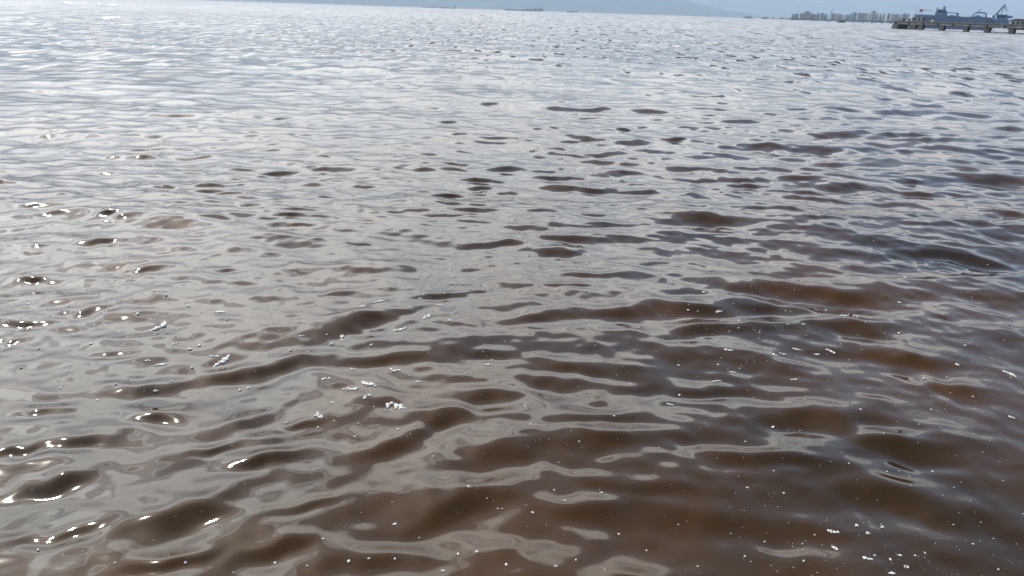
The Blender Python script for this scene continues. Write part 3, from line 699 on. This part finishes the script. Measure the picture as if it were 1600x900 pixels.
for (px, py, ln_, lean, kind, lab) in CLOTS:
    p = surf(px, py); d = (p - Vector((0, 0, CAM_H))).length; mpp = d / FPX
    e = ground(px + 5 * math.cos(rad(lean)), py - 5 * math.sin(rad(lean)), p.z) - ground(px, py, p.z)
    dirn = math.atan2(e.y, e.x); half = ln_ * .5 * mpp * max(1.0, e.length / (5 * mpp))
    half = min(half * .92, .15); items = []
    if kind == 'ring':
        R = half * .45; nb = 9
        for c in range(2 if ln_ > 11 else 1):
            for k in range(nb): a = 6.283 * k / nb; items.append((R * math.cos(a) + c * R * 1.7 - (R * .85 if ln_ > 11 else 0), R * math.sin(a) * .9, 0, R * .42 * rk.uniform(.7, 1.4), .8))
    else:
        nb = int(8 + half * 260); wid = {'lump': .42, 'streak': .17, 'arc': .24}[kind]; ph = rk.uniform(0, 6)
        for k in range(nb):
            f = rk.uniform(-1, 1); env = (1 - abs(f) ** 2.2) ** .5
            env *= .55 + .45 * math.sin(f * 4.3 + ph) ** 2 if kind != 'streak' else 1
            bx = f * half * .92; by = rk.uniform(-1, 1) * half * wid * env + (half * .28 * (f * f - .4) if kind == 'arc' else half * .10 * math.sin(f * 3 + ph))
            items.append((bx, by, 0, half * rk.uniform(.05, .15) * (.6 + .6 * env) + .003, rk.uniform(.5, .85)))
    me_ = blobs('foam_clot', items, M_FOAM, ICO1)
    o = bpy.data.objects.new('foam_clot', me_); C.objects.link(o)
    nz = normal_at(p); rot = Vector((0, 0, 1)).rotation_difference(nz).to_matrix() @ Matrix.Rotation(dirn, 3, 'Z')
    o.rotation_euler = rot.to_euler(); o.location = p + nz * .0015
    tag(o, lab, 'foam', 'white foam clots floating on the water')
# single bubbles one can pick out
BUB = [(545,877,8),(576,873,7),(617,873,6),(716,866,8),(745,862,8),(832,801,7),(791,883,6),(617,819,6),(732,761,7),(883,782,5),(940,770,5),(967,835,5),(761,779,4),(866,766,5),(778,795,5),(785,795,4),
 (613,785,4),(829,663,5),(873,723,4),(622,671,5),(641,678,4),(555,682,4),(1339,822,7),(1379,824,6),(1356,834,7),(1391,874,6),(1406,868,5),(1367,868,6),(1256,877,7),(1254,850,5),(1273,836,5),(1164,870,5),(1173,878,4),
 (1430,868,5),(1445,864,4),(1195,847,5),(1142,834,5),(1205,905,5),(1386,737,4),(1491,762,4),(1457,737,4),(1326,724,5),(1209,736,4),(1168,762,4),(1225,771,4),(448,661,7),(497,668,7),(519,538,8),(454,548,7),(580,540,6),(702,501,7),
 (511,523,5),(297,546,7),(312,540,6),(143,537,7),(215,491,9),(294,478,6),(1100,457,6),(1444,592,6),(1495,570,6),(1062,618,6),(1414,433,6),(1256,507,5),(1155,502,5),(1154,513,4),(1140,518,4),(1201,417,4),(1291,484,4),(1405,473,5),(1405,521,5),(1231,507,4),
 (640,588,5),(584,636,5),(611,641,4),(677,502,4),(676,713,4),(519,629,5),(522,658,4),(560,662,4),(640,480,5),(705,443,5),(722,443,4),(662,461,4),(735,452,4),(745,430,4),(1075,483,5),(1090,486,4),(1187,520,4),(1198,545,4),(1060,571,5),(1122,570,4),(1156,576,4),
 (375,610,5),(388,606,6),(420,640,4),(357,640,4),(300,575,5),(268,596,6),(243,612,7),(181,601,5),(200,592,5),(152,625,4),(105,580,4),(33,575,5),(95,606,4),(60,545,4),(163,490,5),(183,470,4),(205,465,4),(240,455,5),(260,462,5),(330,470,5),(355,500,4),(262,470,4),(400,470,4),
 (1480,590,4),(1520,620,4),(1550,560,4),(1508,540,4),(1455,640,4),(1345,640,5),(1208,668,6),(1165,690,4),(960,650,4),(905,690,4),(1030,700,4),(820,635,5),(742,588,4),(880,560,4),(930,540,4),(985,600,4),(860,470,4),(915,455,4),(995,395,4),(1020,450,4),(770,390,4),(715,380,4),
 (480,885,6),(505,842,5),(430,880,5),(365,895,5),(290,880,6),(240,845,4),(180,880,4),(60,860,5),(570,820,4),(655,840,4),(900,875,5),(945,890,5),(1010,860,4),(1060,820,4),(1090,885,4),(1520,850,4),(1560,890,4),(1490,820,4)]
BUBS = [blobs('foam_bubble', it, mm, ICO2) for it, mm in (([(0, 0, 0, 1, .8), (.95, .25, -.05, .45, .8), (-.6, .75, -.05, .34, .8)], M_BUB), ([(0, 0, 0, .9, .9)], M_BUB),
    ([(-.4, 0, 0, .6, .7), (.4, .2, 0, .7, .7), (1.1, -.1, 0, .4, .7), (.1, -.6, 0, .35, .7)], M_FOAM), ([(0, 0, 0, .8, .5), (.8, .5, 0, .5, .6), (-.9, -.1, 0, .4, .6), (-.3, .8, 0, .3, .7), (1.4, .2, 0, .25, .8)], M_FOAM))]
for (px, py, sz) in BUB:
    p = surf(px, py); d = (p - Vector((0, 0, CAM_H))).length
    o = bpy.data.objects.new('foam_bubble', rk.choice(BUBS)); C.objects.link(o)
    rr_ = sz * rk.uniform(.24, .42) * d / FPX; o.scale = (rr_, rr_, rr_); o.rotation_euler = (0, 0, rk.uniform(0, 6.28)); o.location = p + Vector((0, 0, rr_ * .25))
    nc = min(CLOTS, key=lambda c_: (c_[0] - px) ** 2 + ((c_[1] - py) * 1.5) ** 2)
    tag(o, 'tiny bubble near the ' + nc[5], 'bubble', 'single bubbles dotted over the water')
# the countless specks
pts = []; r = random.Random(31)
while len(pts) < 1250:
    if r.random() < .45:
        c = r.choice(((1240,545,110,30),(590,560,120,60),(330,480,140,40),(560,470,140,35),(1140,510,140,40),(1350,860,110,35),(130,480,110,30),(700,450,60,12),(1420,520,130,70)))
        px, py = r.gauss(c[0], c[2]), r.gauss(c[1], c[3])
    else: px, py = r.uniform(-20, 1620), 290 + 620 * r.random() ** .8
    if -30 < px < 1630 and 285 < py < 905: pts.append((px, py))
G = [ground(*p) for p in pts]
gx = np.array([g.x for g in G]); gy_ = np.array([g.y for g in G]); rr_ = np.hypot(gx, gy_); od = np.argsort(rr_)
gx, gy_, rr_ = gx[od], gy_[od], rr_[od]
X, Y, Z = waves(gx, gy_, spacing(rr_))
items = []
for a, b, c, d in zip(X, Y, Z, rr_):
    k = math.hypot(d, CAM_H) / FPX * r.choice((.45, .5, .6, .7, .8, 1.0)) * min(1, d / 4 + .2); items.append((a, b, c + k * .3, k, .8))
o = bpy.data.objects.new('foam_specks', blobs('foam_specks', items, M_BUB, ICO1)); C.objects.link(o)
o['kind'] = 'stuff'; o['label'] = 'countless pinhead foam specks scattered over the near water'; o['category'] = 'foam'

# ---------------------------------------------------------------- haze over the bay
bm = bmesh.new(); box(bm, -12500, 12500, -12500, 12500, -2.5, 420)
m = bpy.data.materials.new('sea_haze'); m.use_nodes = True
n = m.node_tree.nodes; l = m.node_tree.links; n.remove(n['Principled BSDF'])
v = n.new('ShaderNodeVolumePrincipled'); v.inputs['Color'].default_value = (.46, .59, .71, 1); v.inputs['Density'].default_value = 1.45e-4; v.inputs['Anisotropy'].default_value = 0.0
l.new(v.outputs[0], n['Material Output'].inputs['Volume'])
o = link('haze', bm, m); o['kind'] = 'stuff'; o['label'] = 'pale blue haze hanging over the whole bay'; o['category'] = 'haze'
